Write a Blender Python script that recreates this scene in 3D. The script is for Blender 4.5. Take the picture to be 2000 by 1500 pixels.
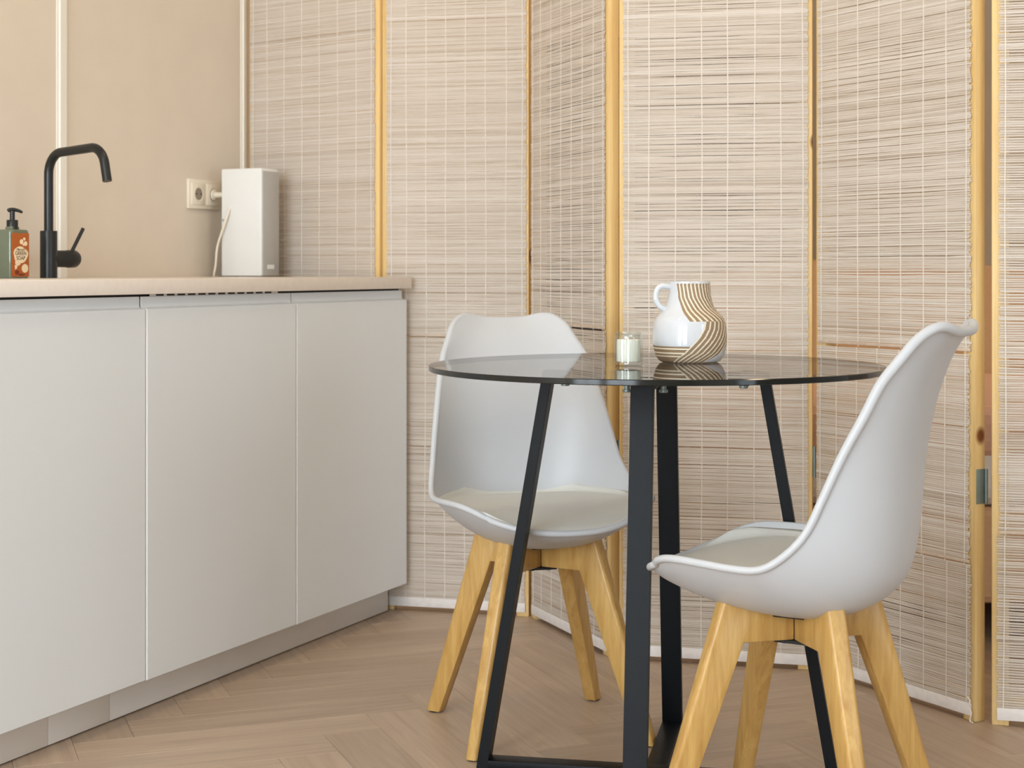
import bpy, bmesh, math, random
from mathutils import Vector, Matrix
random.seed(7)
for o in list(bpy.data.objects):
    bpy.data.objects.remove(o)
SC = bpy.context.scene
COL = SC.collection

# ------------------------------------------------------------------ camera, world, light, exposure
F_PX = 3150.0            # focal length in pixels of the 2000 x 1500 frame
EYE = 0.9376
cam = bpy.data.cameras.new('camera')
cam.sensor_width = 36.0
cam.lens = 36.0 * F_PX / 2000.0
cam.shift_y = -223.0 / 2000.0
cam.clip_start = 0.05
cam.dof.use_dof = True
cam.dof.focus_distance = 2.85
cam.dof.aperture_fstop = 9.0
camo = bpy.data.objects.new('camera', cam)
camo.location = (0, 0, EYE)
camo.rotation_euler = (math.pi / 2, 0, 0)
COL.objects.link(camo)
SC.camera = camo

w = bpy.data.worlds.new('world'); SC.world = w; w.use_nodes = True
bg = w.node_tree.nodes['Background']
bg.inputs[0].default_value = (0.80, 0.90, 1.0, 1); bg.inputs[1].default_value = 1.0

SC.view_settings.view_transform = 'Standard'
SC.view_settings.look = 'None'
SC.view_settings.gamma = 1.0
SC.view_settings.use_curve_mapping = False
SC.view_settings.exposure = 0.0

# kitchen axes: p runs along the worktop, q runs out of the cabinet fronts into the room
PE = Vector((-0.287, 4.406, 0.0))
TH = math.atan2(1.044, 0.473)
TV = Vector((math.cos(TH), math.sin(TH), 0)); MV = Vector((math.sin(TH), -math.cos(TH), 0))
def K(p, q, z=0.0):
    v = PE + TV * p + MV * q
    return Vector((v.x, v.y, z))

def area_light(name, loc, direction, sx, sy, power, color):
    l = bpy.data.lights.new(name, 'AREA'); l.shape = 'RECTANGLE'; l.size = sx; l.size_y = sy
    l.energy = power; l.color = color
    o = bpy.data.objects.new(name, l); COL.objects.link(o); o.location = loc
    o.rotation_euler = Vector(direction).to_track_quat('-Z', 'Y').to_euler()
    return o
# daylight entering through the two windows behind the camera
REAR_P = -5.6
WIN_Q = (0.12, 1.42)
WIN_W, WIN_Z0, WIN_Z1 = 1.15, 0.40, 2.50
for i, q in enumerate(WIN_Q):
    area_light('window_and_added_light', K(REAR_P - 0.16, q, (WIN_Z0 + WIN_Z1) / 2), TV, WIN_W - .06, WIN_Z1 - WIN_Z0 - .06, 90, (0.83, 0.92, 1.0))
# added side light in an invented right-wall window, brightens the doors; warm ceiling lamps
RIGHT_Q = 4.3
SIDE_P = -2.5
area_light('window_and_added_light', K(SIDE_P, RIGHT_Q + 0.16, 1.35), -MV, 1.5, 1.94, 23, (0.83, 0.92, 1.0))
for p, q in ((-2.2, 0.5), (-0.7, 0.5), (-2.2, 2.4), (-0.9, 2.2)):
    area_light('ceiling_lamp_light', K(p, q, 2.655), (0, 0, -1), 0.22, 0.22, 4.4, (1.0, 0.74, 0.44))
for p, q in ((1.0, 0.4), (1.2, 2.2)):
    area_light('sleeping_area_lamp_light', K(p, q, 2.655), (0, 0, -1), 0.3, 0.3, 9, (1.0, 0.78, 0.52))

# ------------------------------------------------------------------ helpers
def lin(c):
    out = []
    for v in c:
        v /= 255.0
        out.append(v / 12.92 if v <= 0.04045 else ((v + 0.055) / 1.055) ** 2.4)
    return (*out, 1.0)

class NT:
    def __init__(s, name):
        s.m = bpy.data.materials.new(name); s.m.use_nodes = True
        s.t = s.m.node_tree; s.n = s.t.nodes; s.b = s.n['Principled BSDF']; s.out = s.n['Material Output']
    def node(s, typ, **kw):
        n = s.n.new(typ)
        for k, v in kw.items():
            if k.startswith('i_'):
                n.inputs[k[2:].replace('_', ' ')].default_value = v
            else:
                setattr(n, k, v)
        return n
    def link(s, a, b): s.t.links.new(a, b)
    def ramp(s, fac, stops):
        r = s.node('ShaderNodeValToRGB')
        e = r.color_ramp.elements
        while len(e) > 1: e.remove(e[-1])
        e[0].position = stops[0][0]; e[0].color = stops[0][1]
        for p, c in stops[1:]:
            x = e.new(p); x.color = c
        s.link(fac, r.inputs[0])
        return r
    def mapping(s, scale, coord='Object'):
        tc = s.node('ShaderNodeTexCoord'); mp = s.node('ShaderNodeMapping')
        mp.inputs['Scale'].default_value = scale
        s.link(tc.outputs[coord], mp.inputs['Vector'])
        return mp

def plain(name, rgb, rough=0.5, var=0.03, scale=30, metallic=0.0, bump=0.0, coat=0.0, spec=0.5):
    t = NT(name); c = lin(rgb)
    mp = t.mapping((1, 1, 1))
    nz = t.node('ShaderNodeTexNoise', i_Scale=scale, i_Detail=4.0)
    t.link(mp.outputs[0], nz.inputs['Vector'])
    a = tuple(max(0, x * (1 - var)) for x in c[:3]) + (1,); b = tuple(min(1, x * (1 + var)) for x in c[:3]) + (1,)
    r = t.ramp(nz.outputs['Fac'], [(0.3, a), (0.7, b)])
    t.link(r.outputs[0], t.b.inputs['Base Color'])
    t.b.inputs['Roughness'].default_value = rough; t.b.inputs['Metallic'].default_value = metallic
    t.b.inputs['Coat Weight'].default_value = coat
    t.b.inputs['Specular IOR Level'].default_value = spec
    if bump:
        bp = t.node('ShaderNodeBump', i_Strength=bump, i_Distance=0.001)
        t.link(nz.outputs['Fac'], bp.inputs['Height']); t.link(bp.outputs[0], t.b.inputs['Normal'])
    return t.m

def wood(name, light, dark, stretch, rough=0.45, knots=False, per_object=False, contrast=(0.3, 0.72)):
    """grain noise stretched along one axis (stretch = mapping scale)"""
    t = NT(name)
    tc = t.node('ShaderNodeTexCoord'); mp = t.node('ShaderNodeMapping'); mp.inputs['Scale'].default_value = stretch
    src = tc.outputs['Object']
    oi = None
    if per_object:
        oi = t.node('ShaderNodeObjectInfo')
        mul = t.node('ShaderNodeVectorMath', operation='SCALE'); mul.inputs[0].default_value = (13.1, 7.7, 3.3)
        t.link(oi.outputs['Random'], mul.inputs['Scale'])
        add = t.node('ShaderNodeVectorMath', operation='ADD')
        t.link(src, add.inputs[0]); t.link(mul.outputs[0], add.inputs[1]); src = add.outputs[0]
    t.link(src, mp.inputs['Vector'])
    nz = t.node('ShaderNodeTexNoise', i_Scale=1.0, i_Detail=7.0, i_Roughness=0.62, i_Distortion=0.9)
    t.link(mp.outputs[0], nz.inputs['Vector'])
    r = t.ramp(nz.outputs['Fac'], [(contrast[0], lin(dark)), (contrast[1], lin(light))])
    colr = r.outputs[0]
    if per_object:
        hs = t.node('ShaderNodeHueSaturation')
        mr = t.node('ShaderNodeMapRange'); mr.inputs['To Min'].default_value = 0.92; mr.inputs['To Max'].default_value = 1.08
        t.link(oi.outputs['Random'], mr.inputs['Value']); t.link(mr.outputs[0], hs.inputs['Value'])
        t.link(colr, hs.inputs['Color']); colr = hs.outputs[0]
    if knots:
        m2 = t.node('ShaderNodeMapping'); m2.inputs['Scale'].default_value = (7.0, 7.0, 5.2)
        t.link(src, m2.inputs['Vector'])
        vo = t.node('ShaderNodeTexVoronoi', i_Scale=1.0, i_Randomness=1.0)
        t.link(m2.outputs[0], vo.inputs['Vector'])
        kr = t.ramp(vo.outputs['Distance'], [(0.085, (0, 0, 0, 1)), (0.135, (1, 1, 1, 1))])
        mx = t.node('ShaderNodeMix', data_type='RGBA'); mx.inputs['A'].default_value = lin((120, 66, 26))
        t.link(kr.outputs[0], mx.inputs['Factor']); t.link(colr, mx.inputs['B']); colr = mx.outputs['Result']
    t.link(colr, t.b.inputs['Base Color'])
    t.b.inputs['Roughness'].default_value = rough
    bp = t.node('ShaderNodeBump', i_Strength=0.12, i_Distance=0.001)
    t.link(nz.outputs['Fac'], bp.inputs['Height']); t.link(bp.outputs[0], t.b.inputs['Normal'])
    return t.m

def thin_glass(name, tint, ior=1.5, rough=0.0):
    """clear or tinted pane: fresnel reflection on the outer side, tinted see-through"""
    t = NT(name); t.n.remove(t.b)
    tr = t.node('ShaderNodeBsdfTransparent'); tr.inputs[0].default_value = (*tint, 1)
    gl = t.node('ShaderNodeBsdfGlossy'); gl.inputs['Roughness'].default_value = rough
    fr = t.node('ShaderNodeFresnel', i_IOR=ior); ge = t.node('ShaderNodeNewGeometry')
    inv = t.node('ShaderNodeMath', operation='SUBTRACT'); inv.inputs[0].default_value = 1.0
    mul = t.node('ShaderNodeMath', operation='MULTIPLY')
    t.link(ge.outputs['Backfacing'], inv.inputs[1]); t.link(inv.outputs[0], mul.inputs[0]); t.link(fr.outputs[0], mul.inputs[1])
    mx = t.node('ShaderNodeMixShader')
    t.link(mul.outputs[0], mx.inputs[0]); t.link(tr.outputs[0], mx.inputs[1]); t.link(gl.outputs[0], mx.inputs[2])
    t.link(mx.outputs[0], t.out.inputs[0])
    return t.m

def slat_material():
    t = NT('bamboo_slats')
    at = t.node('ShaderNodeAttribute', attribute_name='tone')
    mp = t.mapping((6, 6, 160))
    nz = t.node('ShaderNodeTexNoise', i_Scale=1.0, i_Detail=3.0); t.link(mp.outputs[0], nz.inputs['Vector'])
    ad = t.node('ShaderNodeMath', operation='MULTIPLY_ADD'); ad.inputs[1].default_value = 0.35
    t.link(nz.outputs['Fac'], ad.inputs[0])
    sc = t.node('ShaderNodeMath', operation='MULTIPLY'); sc.inputs[1].default_value = 0.72
    t.link(at.outputs['Fac'], sc.inputs[0]); t.link(sc.outputs[0], ad.inputs[2])
    r = t.ramp(ad.outputs[0], [(0.05, lin((196, 179, 161))), (0.35, lin((224, 212, 198))), (0.7, lin((235, 226, 215))), (1.0, lin((244, 238, 230)))])
    df = t.node('ShaderNodeBsdfDiffuse'); tl = t.node('ShaderNodeBsdfTranslucent')
    t.link(r.outputs[0], df.inputs[0]); t.link(r.outputs[0], tl.inputs[0])
    mx = t.node('ShaderNodeMixShader'); mx.inputs[0].default_value = 0.28
    t.link(df.outputs[0], mx.inputs[1]); t.link(tl.outputs[0], mx.inputs[2])
    t.n.remove(t.b); t.link(mx.outputs[0], t.out.inputs[0])
    return t.m

M = {
 'wall': plain('cream_wall_paint', (228, 216, 200), 0.75, 0.02, 9),
 'wall2': plain('sleeping_area_wall_paint', (222, 205, 182), 0.8, 0.03, 6),
 'ceiling': plain('ceiling_paint', (238, 236, 230), 0.85, 0.01, 5),
 'strip': plain('white_strip', (240, 236, 226), 0.45, 0.01, 20),
 'door': plain('cabinet_lacquer', (231, 236, 240), 0.42, 0.008, 4, spec=0.4),
 'dooredge': plain('cabinet_edge', (240, 238, 234), 0.35, 0.01, 10),
 'plinth': plain('plinth_laminate', (226, 221, 215), 0.45, 0.02, 8),
 'worktop': plain('worktop_laminate', (234, 224, 214), 0.35, 0.03, 60),
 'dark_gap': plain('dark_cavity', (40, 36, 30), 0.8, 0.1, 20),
 'black_metal': plain('matte_black_metal', (20, 24, 25), 0.34, 0.1, 80, metallic=0.0),
 'table_metal': plain('table_black_powdercoat', (11, 15, 19), 0.45, 0.08, 300, bump=0.15, spec=0.18),
 'white_plastic': plain('white_plastic', (236, 237, 235), 0.35, 0.01, 20),
 'grey_plastic': plain('grey_panel', (184, 182, 178), 0.4, 0.02, 30),
 'cream_plastic': plain('cream_socket_plastic', (240, 230, 212), 0.3, 0.01, 20),
 'socket_dark': plain('socket_hole', (150, 138, 122), 0.6, 0.05, 20),
 'shell': plain('white_chair_shell', (195, 198, 202), 0.42, 0.008, 8),
 'cushion': plain('cream_seat_leatherette', (210, 211, 206), 0.5, 0.015, 160, bump=0.08),
 'chair_wood': wood('chair_oak', (212, 174, 106), (180, 137, 72), (60, 60, 6), 0.35),
 'pine': wood('pine_frame', (240, 212, 154), (220, 182, 116), (55, 55, 2.2), 0.5, knots=True, per_object=True),
 'oak': wood('oak_floor', (194, 172, 150), (164, 142, 122), (2.6, 44, 44), 0.42, per_object=True, contrast=(0.25, 0.75)),
 'slat': slat_material(),
 'seam': plain('bamboo_seam', (206, 188, 170), 0.7, 0.1, 60),
 'rail': plain('bamboo_rail', (236, 230, 226), 0.7, 0.05, 60),
 'cord': plain('cotton_cord', (236, 226, 215), 0.8, 0.03, 60),
 'glass': thin_glass('smoked_glass', (0.60, 0.58, 0.56)),
 'glass_edge': plain('smoked_glass_edge', (14, 18, 17), 0.12, 0.1, 30),
 'jar': thin_glass('clear_jar_glass', (0.94, 0.96, 0.955), ior=1.9),
 'wax': plain('candle_wax', (246, 243, 230), 0.5, 0.01, 20),
 'glaze': plain('white_glaze', (214, 218, 223), 0.08, 0.012, 18, coat=0.5),
 'slip': plain('cream_slip_line', (234, 223, 200), 0.4, 0.03, 60),
 'clay': plain('bare_clay', (152, 127, 98), 0.55, 0.07, 90),
 'zinc': plain('zinc_hinge', (128, 142, 140), 0.4, 0.06, 60, metallic=0.5),
 'pad': plain('black_rubber', (24, 22, 20), 0.7, 0.05, 30),
 'soap': plain('green_soap', (104, 112, 92), 0.12, 0.05, 10, coat=0.6),
 'label': plain('orange_label', (178, 92, 30), 0.4, 0.08, 40),
 'label_cream': plain('label_cream', (244, 222, 186), 0.45, 0.02, 40),
 'label_brown': plain('label_brown', (120, 46, 18), 0.45, 0.05, 40),
 'ink': plain('label_ink', (52, 40, 32), 0.5, 0.02, 40),
 'fabric_tan': plain('tan_fabric', (216, 176, 138), 0.9, 0.05, 120),
 'fabric_white': plain('white_bedding', (235, 228, 220), 0.9, 0.02, 30),
 'fabric_pink': plain('pink_blanket', (222, 176, 150), 0.9, 0.05, 60),
 'dark_grey': plain('dark_grey_lacquer', (74, 74, 80), 0.6, 0.05, 20),
 'frame_white': plain('white_window_frame', (236, 236, 234), 0.4, 0.01, 20),
}

def mesh_obj(name, bm, mat, parent=None, smooth=False, mats=None):
    me = bpy.data.meshes.new(name)
    bm.normal_update(); bm.to_mesh(me); bm.free()
    return link_mesh(name, me, mat, parent, smooth, mats)

def link_mesh(name, me, mat, parent=None, smooth=False, mats=None):
    if not me.materials:
        for mm in (mats or [mat]): me.materials.append(M[mm])
    if smooth:
        me.polygons.foreach_set('use_smooth', [True] * len(me.polygons))
    o = bpy.data.objects.new(name, me); COL.objects.link(o)
    if parent is not None: o.parent = parent
    return o

def auto_smooth(o, deg=35):
    me = o.data
    me.polygons.foreach_set('use_smooth', [True] * len(me.polygons))
    bm = bmesh.new(); bm.from_mesh(me)
    a = math.radians(deg)
    for e in bm.edges:
        e.smooth = not (len(e.link_faces) == 2 and e.calc_face_angle(0) > a)
    bm.to_mesh(me); bm.free()
    return o

def tag(o, label=None, cat=None, group=None, kind=None):
    if label: o['label'] = label
    if cat: o['category'] = cat
    if group: o['group'] = group
    if kind: o['kind'] = kind
    return o

def thing(name, loc, rz, label, cat, group=None):
    o = bpy.data.objects.new(name, None); COL.objects.link(o)
    o.location = loc; o.rotation_euler = (0, 0, rz); o.empty_display_size = 0.1
    return tag(o, label, cat, group)

def add_box(bm, x0, x1, y0, y1, z0, z1, bev=0.0, seg=2):
    g = bmesh.ops.create_cube(bm, size=1.0)
    vs = g['verts']
    for v in vs:
        v.co = Vector((x0 + (v.co.x + .5) * (x1 - x0), y0 + (v.co.y + .5) * (y1 - y0), z0 + (v.co.z + .5) * (z1 - z0)))
    if bev:
        es = list({e for v in vs for e in v.link_edges})
        bmesh.ops.bevel(bm, geom=es, offset=bev, segments=seg, profile=0.5, affect='EDGES')
    return bm

def box(name, x0, x1, y0, y1, z0, z1, mat, parent=None, bev=0.0, seg=2):
    bm = bmesh.new(); add_box(bm, x0, x1, y0, y1, z0, z1, bev, seg)
    o = mesh_obj(name, bm, mat, parent)
    if bev: auto_smooth(o, 40)
    return o

def add_lathe(bm, prof, n=48, center=(0, 0, 0), caps=True):
    """prof: list of (r, z) bottom to top"""
    cx, cy, cz = center; rings = []
    for r, z in prof:
        rings.append([bm.verts.new((cx + r * math.cos(2 * math.pi * k / n), cy + r * math.sin(2 * math.pi * k / n), cz + z)) for k in range(n)])
    for a, b in zip(rings, rings[1:]):
        for k in range(n):
            bm.faces.new((a[k], a[(k + 1) % n], b[(k + 1) % n], b[k]))
    if caps:
        bm.faces.new(list(reversed(rings[0]))); bm.faces.new(rings[-1])
    return rings

def catmull(pts, n, closed=False):
    """n samples along a Catmull-Rom spline through pts (tuples of any size)"""
    m = len(pts); out = []
    segs = m if closed else m - 1
    for k in range(n):
        t = k / (n if closed else (n - 1)) * segs
        i = min(int(t), segs - 1); f = t - i
        def P(j):
            return pts[j % m] if closed else pts[max(0, min(m - 1, j))]
        p0, p1, p2, p3 = P(i - 1), P(i), P(i + 1), P(i + 2)
        out.append(tuple(0.5 * (2 * b + (c - a) * f + (2 * a - 5 * b + 4 * c - d) * f * f + (3 * b - a - 3 * c + d) * f ** 3)
                         for a, b, c, d in zip(p0, p1, p2, p3)))
    return out

def add_tube(bm, pts, rad, n=12, closed=False, caps=True):
    pts = [Vector(p) for p in pts]; m = len(pts); rings = []
    rads = rad if isinstance(rad, (list, tuple)) else [rad] * m
    up = None
    for i, p in enumerate(pts):
        if closed: d = pts[(i + 1) % m] - pts[i - 1]
        else: d = pts[min(i + 1, m - 1)] - pts[max(i - 1, 0)]
        d.normalize()
        if up is None:
            up = Vector((0, 0, 1)) if abs(d.z) < 0.9 else Vector((1, 0, 0))
        s = d.cross(up); s.normalize(); up = s.cross(d); up.normalize()
        rings.append([bm.verts.new(p + (s * math.cos(2 * math.pi * k / n) + up * math.sin(2 * math.pi * k / n)) * rads[i]) for k in range(n)])
    if closed:
        a, b = rings[-1], rings[0]
        sh = min(range(n), key=lambda q: sum((a[k].co - b[(k + q) % n].co).length for k in range(n)))
        pairs = list(zip(rings, rings[1:])); last = (a, [b[(k + sh) % n] for k in range(n)])
        pairs.append(last)
    else: pairs = list(zip(rings, rings[1:]))
    for a, b in pairs:
        for k in range(n):
            bm.faces.new((a[k], a[(k + 1) % n], b[(k + 1) % n], b[k]))
    if caps and not closed:
        bm.faces.new(list(reversed(rings[0]))); bm.faces.new(rings[-1])
    bmesh.ops.recalc_face_normals(bm, faces=bm.faces[:])
    return rings

def arc_path(pts, r, n=8):
    """polyline with rounded corners of radius r"""
    pts = [Vector(p) for p in pts]; out = [pts[0]]
    for a, b, c in zip(pts, pts[1:], pts[2:]):
        u = (a - b).normalized(); v = (c - b).normalized()
        ang = u.angle(v); d = r / math.tan(ang / 2)
        s, e = b + u * d, b + v * d
        cen = b + (u + v).normalized() * (r / math.sin(ang / 2))
        for k in range(n + 1):
            f = k / n
            q = s.lerp(e, f)
            out.append(cen + (q - cen).normalized() * r)
    out.append(pts[-1])
    return out

def kbox(name, p0, p1, q0, q1, z0, z1, mat, parent=None, bev=0.0):
    """box in kitchen axes as a top-level mesh: local x = p, local y = -q"""
    c = K((p0 + p1) / 2, (q0 + q1) / 2, z0)
    o = box(name, -(p1 - p0) / 2, (p1 - p0) / 2, -(q1 - q0) / 2, (q1 - q0) / 2, 0, z1 - z0, mat, parent, bev)
    o.location = c; o.rotation_euler = (0, 0, TH)
    return o

# ------------------------------------------------------------------ the room
WALL_Q, BACK_P, CEIL = -0.62, 3.4, 2.68
struct = lambda o: tag(o, kind='structure')
floor = struct(kbox('floor', REAR_P - .2, BACK_P + .2, WALL_Q - .2, RIGHT_Q + .2, -0.12, -0.0135, 'dark_gap'))
ceiling = struct(kbox('ceiling', REAR_P - .2, BACK_P + .2, WALL_Q - .2, RIGHT_Q + .2, CEIL, CEIL + .12, 'ceiling'))
wl = struct(kbox('wall_left', REAR_P - .2, BACK_P + .2, WALL_Q - .2, WALL_Q, -0.0135, CEIL, 'wall'))
wb = struct(kbox('wall_back', BACK_P, BACK_P + .2, WALL_Q, RIGHT_Q, -0.0135, CEIL, 'wall2'))
# wall behind the camera and right wall, with window openings; the right one is invented
def wall_with_openings(name, axis, a0, a1, spans, z0, z1, mat):
    """axis 'rear': runs along q at p = REAR_P; axis 'right': runs along p at q = RIGHT_Q"""
    bm = bmesh.new()
    def piece(u0, u1, lo, hi):
        if axis == 'rear': add_box(bm, REAR_P - .2, REAR_P, -u1, -u0, lo, hi)
        else: add_box(bm, u0, u1, -(RIGHT_Q + .2), -RIGHT_Q, lo, hi)
    cur = a0
    for u0, u1 in spans:
        piece(cur, u0, -0.0135, CEIL); piece(u0, u1, -0.0135, z0); piece(u0, u1, z1, CEIL); cur = u1
    piece(cur, a1, -0.0135, CEIL)
    o = mesh_obj(name, bm, mat); o.location = PE; o.rotation_euler = (0, 0, TH)
    return struct(o)
wall_with_openings('wall_front', 'rear', WALL_Q, RIGHT_Q, [(q - WIN_W / 2, q + WIN_W / 2) for q in WIN_Q], WIN_Z0, WIN_Z1, 'ceiling')
wall_with_openings('wall_right', 'right', REAR_P, BACK_P, [(SIDE_P - .8, SIDE_P + .8)], 0.35, 2.35, 'ceiling')
def window(name, axis, c, width, z0, z1):
    bm = bmesh.new()
    def bar(u0, u1, lo, hi):
        if axis == 'rear': add_box(bm, REAR_P - .12, REAR_P - .05, -u1, -u0, lo, hi)
        else: add_box(bm, u0, u1, -(RIGHT_Q + .12), -(RIGHT_Q + .05), lo, hi)
    a, b = c - width / 2, c + width / 2
    bar(a, a + .06, z0, z1); bar(b - .06, b, z0, z1); bar(a, b, z0, z0 + .06); bar(a, b, z1 - .06, z1)
    bar(c - .025, c + .025, z0, z1); bar(a, b, z0 + 1.35, z0 + 1.4)
    o = mesh_obj(name, bm, 'frame_white'); o.location = PE; o.rotation_euler = (0, 0, TH)
    return struct(o)
for i, q in enumerate(WIN_Q): window('window_%d' % (i + 1), 'rear', q, WIN_W, WIN_Z0, WIN_Z1)
window('window_3', 'right', SIDE_P, 1.6, .35, 2.35)  # invented window frame around the added side light
# cover strips over the joints of the kitchen wall panels
for i, (p, wd) in enumerate(((-0.676, 0.026), (0.132, 0.016), (-1.46, 0.026))):
    bm = bmesh.new(); add_box(bm, -wd / 2, wd / 2, -0.008, 0, 0, CEIL - .9, 0.002, 2)
    add_box(bm, -wd / 2 - .006, wd / 2 + .006, -0.003, 0, 0, CEIL - .9)
    o = mesh_obj('trim_%d' % (i + 1), bm, 'strip'); o.location = K(p, WALL_Q, 0.9); o.rotation_euler = (0, 0, TH)
    struct(o)

# herringbone planks, 45 degrees to the kitchen, each its own board
PW, PN = 0.12, 5
PL = PW * PN
def plank_mesh():
    bm = bmesh.new(); g = 0.0003
    add_box(bm, g, PL - g, g, PW - g, -0.0135, 0.0, 0.0005, 1)
    me = bpy.data.meshes.new('plank'); bm.to_mesh(me); bm.free(); me.materials.append(M['oak'])
    return me
pm = plank_mesh()
AA = TH - math.pi / 4
ax, bx_ = Vector((math.cos(AA), math.sin(AA), 0)), Vector((-math.sin(AA), math.cos(AA), 0))
FO = K(-1.6, 0.055)
cells = []
for i in range(-60, 61):
    for j in range(-9, 10):
        cells.append((FO + ax * ((i + 2 * PN * j) * PW) + bx_ * (i * PW), AA))
        # upright board: column x = i, rows i-2n-2nj+1 .. i-n-2nj
        y0 = i - 2 * PN - 2 * PN * j + 1
        cells.append((FO + ax * ((i + 1) * PW) + bx_ * (y0 * PW), AA + math.pi / 2))
def kcoords(v):
    d = v - PE
    return d.dot(TV), d.dot(MV)
keep = []
for loc, rz in cells:
    c = loc + Vector((math.cos(rz) * PL / 2 - math.sin(rz) * PW / 2, math.sin(rz) * PL / 2 + math.cos(rz) * PW / 2, 0))
    p, q = kcoords(c)
    if REAR_P - .1 < p < BACK_P + .1 and WALL_Q - .1 < q < RIGHT_Q + .1:
        keep.append(((c - Vector((0.05, 3.4, 0))).length, loc, rz))
keep.sort(key=lambda k: k[0])
fi = floor.matrix_basis.inverted()
fl_loc = Matrix.Translation(floor.location) @ Matrix.Rotation(TH, 4, 'Z')
fi = fl_loc.inverted()
for d, loc, rz in keep[:290]:
    o = bpy.data.objects.new('plank', pm); COL.objects.link(o); o.parent = floor
    o.location = fi @ loc; o.rotation_euler = (0, 0, rz - TH)
V, Fc = [], []
for d, loc, rz in keep[290:]:
    mt = fi @ Matrix.Translation(loc) @ Matrix.Rotation(rz, 4, 'Z'); b = len(V); g = 0.0003
    for z in (-0.0135, 0):
        for x, y in ((g, g), (PL - g, g), (PL - g, PW - g), (g, PW - g)): V.append(mt @ Vector((x, y, z)))
    Fc += [(b + 4, b + 5, b + 6, b + 7), (b, b + 1, b + 5, b + 4), (b + 1, b + 2, b + 6, b + 5), (b + 2, b + 3, b + 7, b + 6), (b + 3, b, b + 4, b + 7)]
me = bpy.data.meshes.new('outer_planks'); me.from_pydata(V, [], Fc); me.update()
tag(link_mesh('outer_planks', me, 'oak', floor), kind='stuff')

# ------------------------------------------------------------------ kitchen run
WT_TOP, WT_BOT = 0.918, 0.887
DOOR_Z0, DOOR_Z1 = 0.081, 0.8815
J = [-1.75, -1.146, -0.563, 0.0]       # cabinet joints along p
SET = [-0.0045, -0.0015, 0.0]          # how far each front sits back
LBL = ['pale grey base cabinet at the left edge, nearest the soap bottle',
       'middle pale grey base cabinet with the vent slots under the worktop',
       'pale grey base cabinet at the end of the run beside the bamboo screen']
def door_mesh(width):
    """front with a recessed grip along its top edge; local x along the run, y=0 front face, +y inwards"""
    bm = bmesh.new()
    prof = [(0.019, DOOR_Z0), (0.0012, DOOR_Z0), (0.0, DOOR_Z0 + .0012), (0.0, 0.8535), (0.0012, 0.8555), (0.004, 0.8565),
            (0.0125, 0.8585), (0.0145, 0.8605), (0.0150, 0.864), (0.0150, DOOR_Z1), (0.019, DOOR_Z1)]
    n = 1
    L = [bm.verts.new((0, y, z)) for y, z in prof]; R = [bm.verts.new((width, y, z)) for y, z in prof]
    for i in range(len(prof)):
        j = (i + 1) % len(prof)
        bm.faces.new((L[i], R[i], R[j], L[j]))
    fl = bm.faces.new(L); fr = bm.faces.new(list(reversed(R)))
    bmesh.ops.recalc_face_normals(bm, faces=bm.faces[:])
    for f in (fl, fr): f.material_index = 1
    bmesh.ops.triangulate(bm, faces=[fl, fr])
    return bm
for k in range(3):
    p0, p1 = J[k], J[k + 1]
    c = thing('base_cabinet', K(p0, 0, 0), TH, LBL[k], 'cabinet', 'kitchen base cabinets')
    wd = p1 - p0
    bm = bmesh.new()
    add_box(bm, 0.001, wd - .001, 0.024, 0.60, 0.081, 0.876)
    mesh_obj('body', bm, 'door', c)
    g = 0.0022
    d = mesh_obj('door', door_mesh(wd - 2 * g), None, c, mats=['door', 'dooredge']); d.location = (g, -SET[k], 0)
    auto_smooth(d, 30)
    bm = bmesh.new()                    # dark box, its colour stands in for shade above the front
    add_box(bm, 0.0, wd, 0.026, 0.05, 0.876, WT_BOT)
    mesh_obj('painted_gap_shade', bm, 'dark_gap', c)
    if k == 1:
        vg = mesh_obj('vent_grille', add_box(bmesh.new(), 0.03, wd - .06, 0.016, 0.0175, 0.882, WT_BOT), 'plinth', c)
        for s in range(12):
            x = 0.05 + s * 0.038
            mesh_obj('vent_slot', add_box(bmesh.new(), x, x + 0.026, 0.0148, 0.0162, 0.8825, 0.8865), 'dark_gap', vg)
# end panel closing the run beside the screen
tag(kbox('end_panel', 0.0005, 0.0060, -0.60, -0.024, 0.081, 0.876, 'door'), 'thin pale end panel closing the cabinet run by the screen', 'panel')
o = kbox('worktop', J[0], 0.0065, -0.618, 0.012, WT_BOT, WT_TOP, 'worktop', bev=0.0015)
tag(o, 'beige laminate kitchen worktop running over the cabinets', 'worktop')
PJ = [(-1.75, -1.386, 'leftmost plinth board under the cabinets at the left edge'),
      (-1.3845, -1.196, 'short plinth board between two joints under the cabinets'),
      (-1.1945, -0.002, 'long plinth board reaching to the bamboo screen')]
for a, b, l in PJ:
    tag(kbox('plinth_board', a, b, -0.075, -0.058, 0.003, 0.079, 'plinth', bev=0.0006), l, 'plinth', 'plinth boards under the kitchen')

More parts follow.
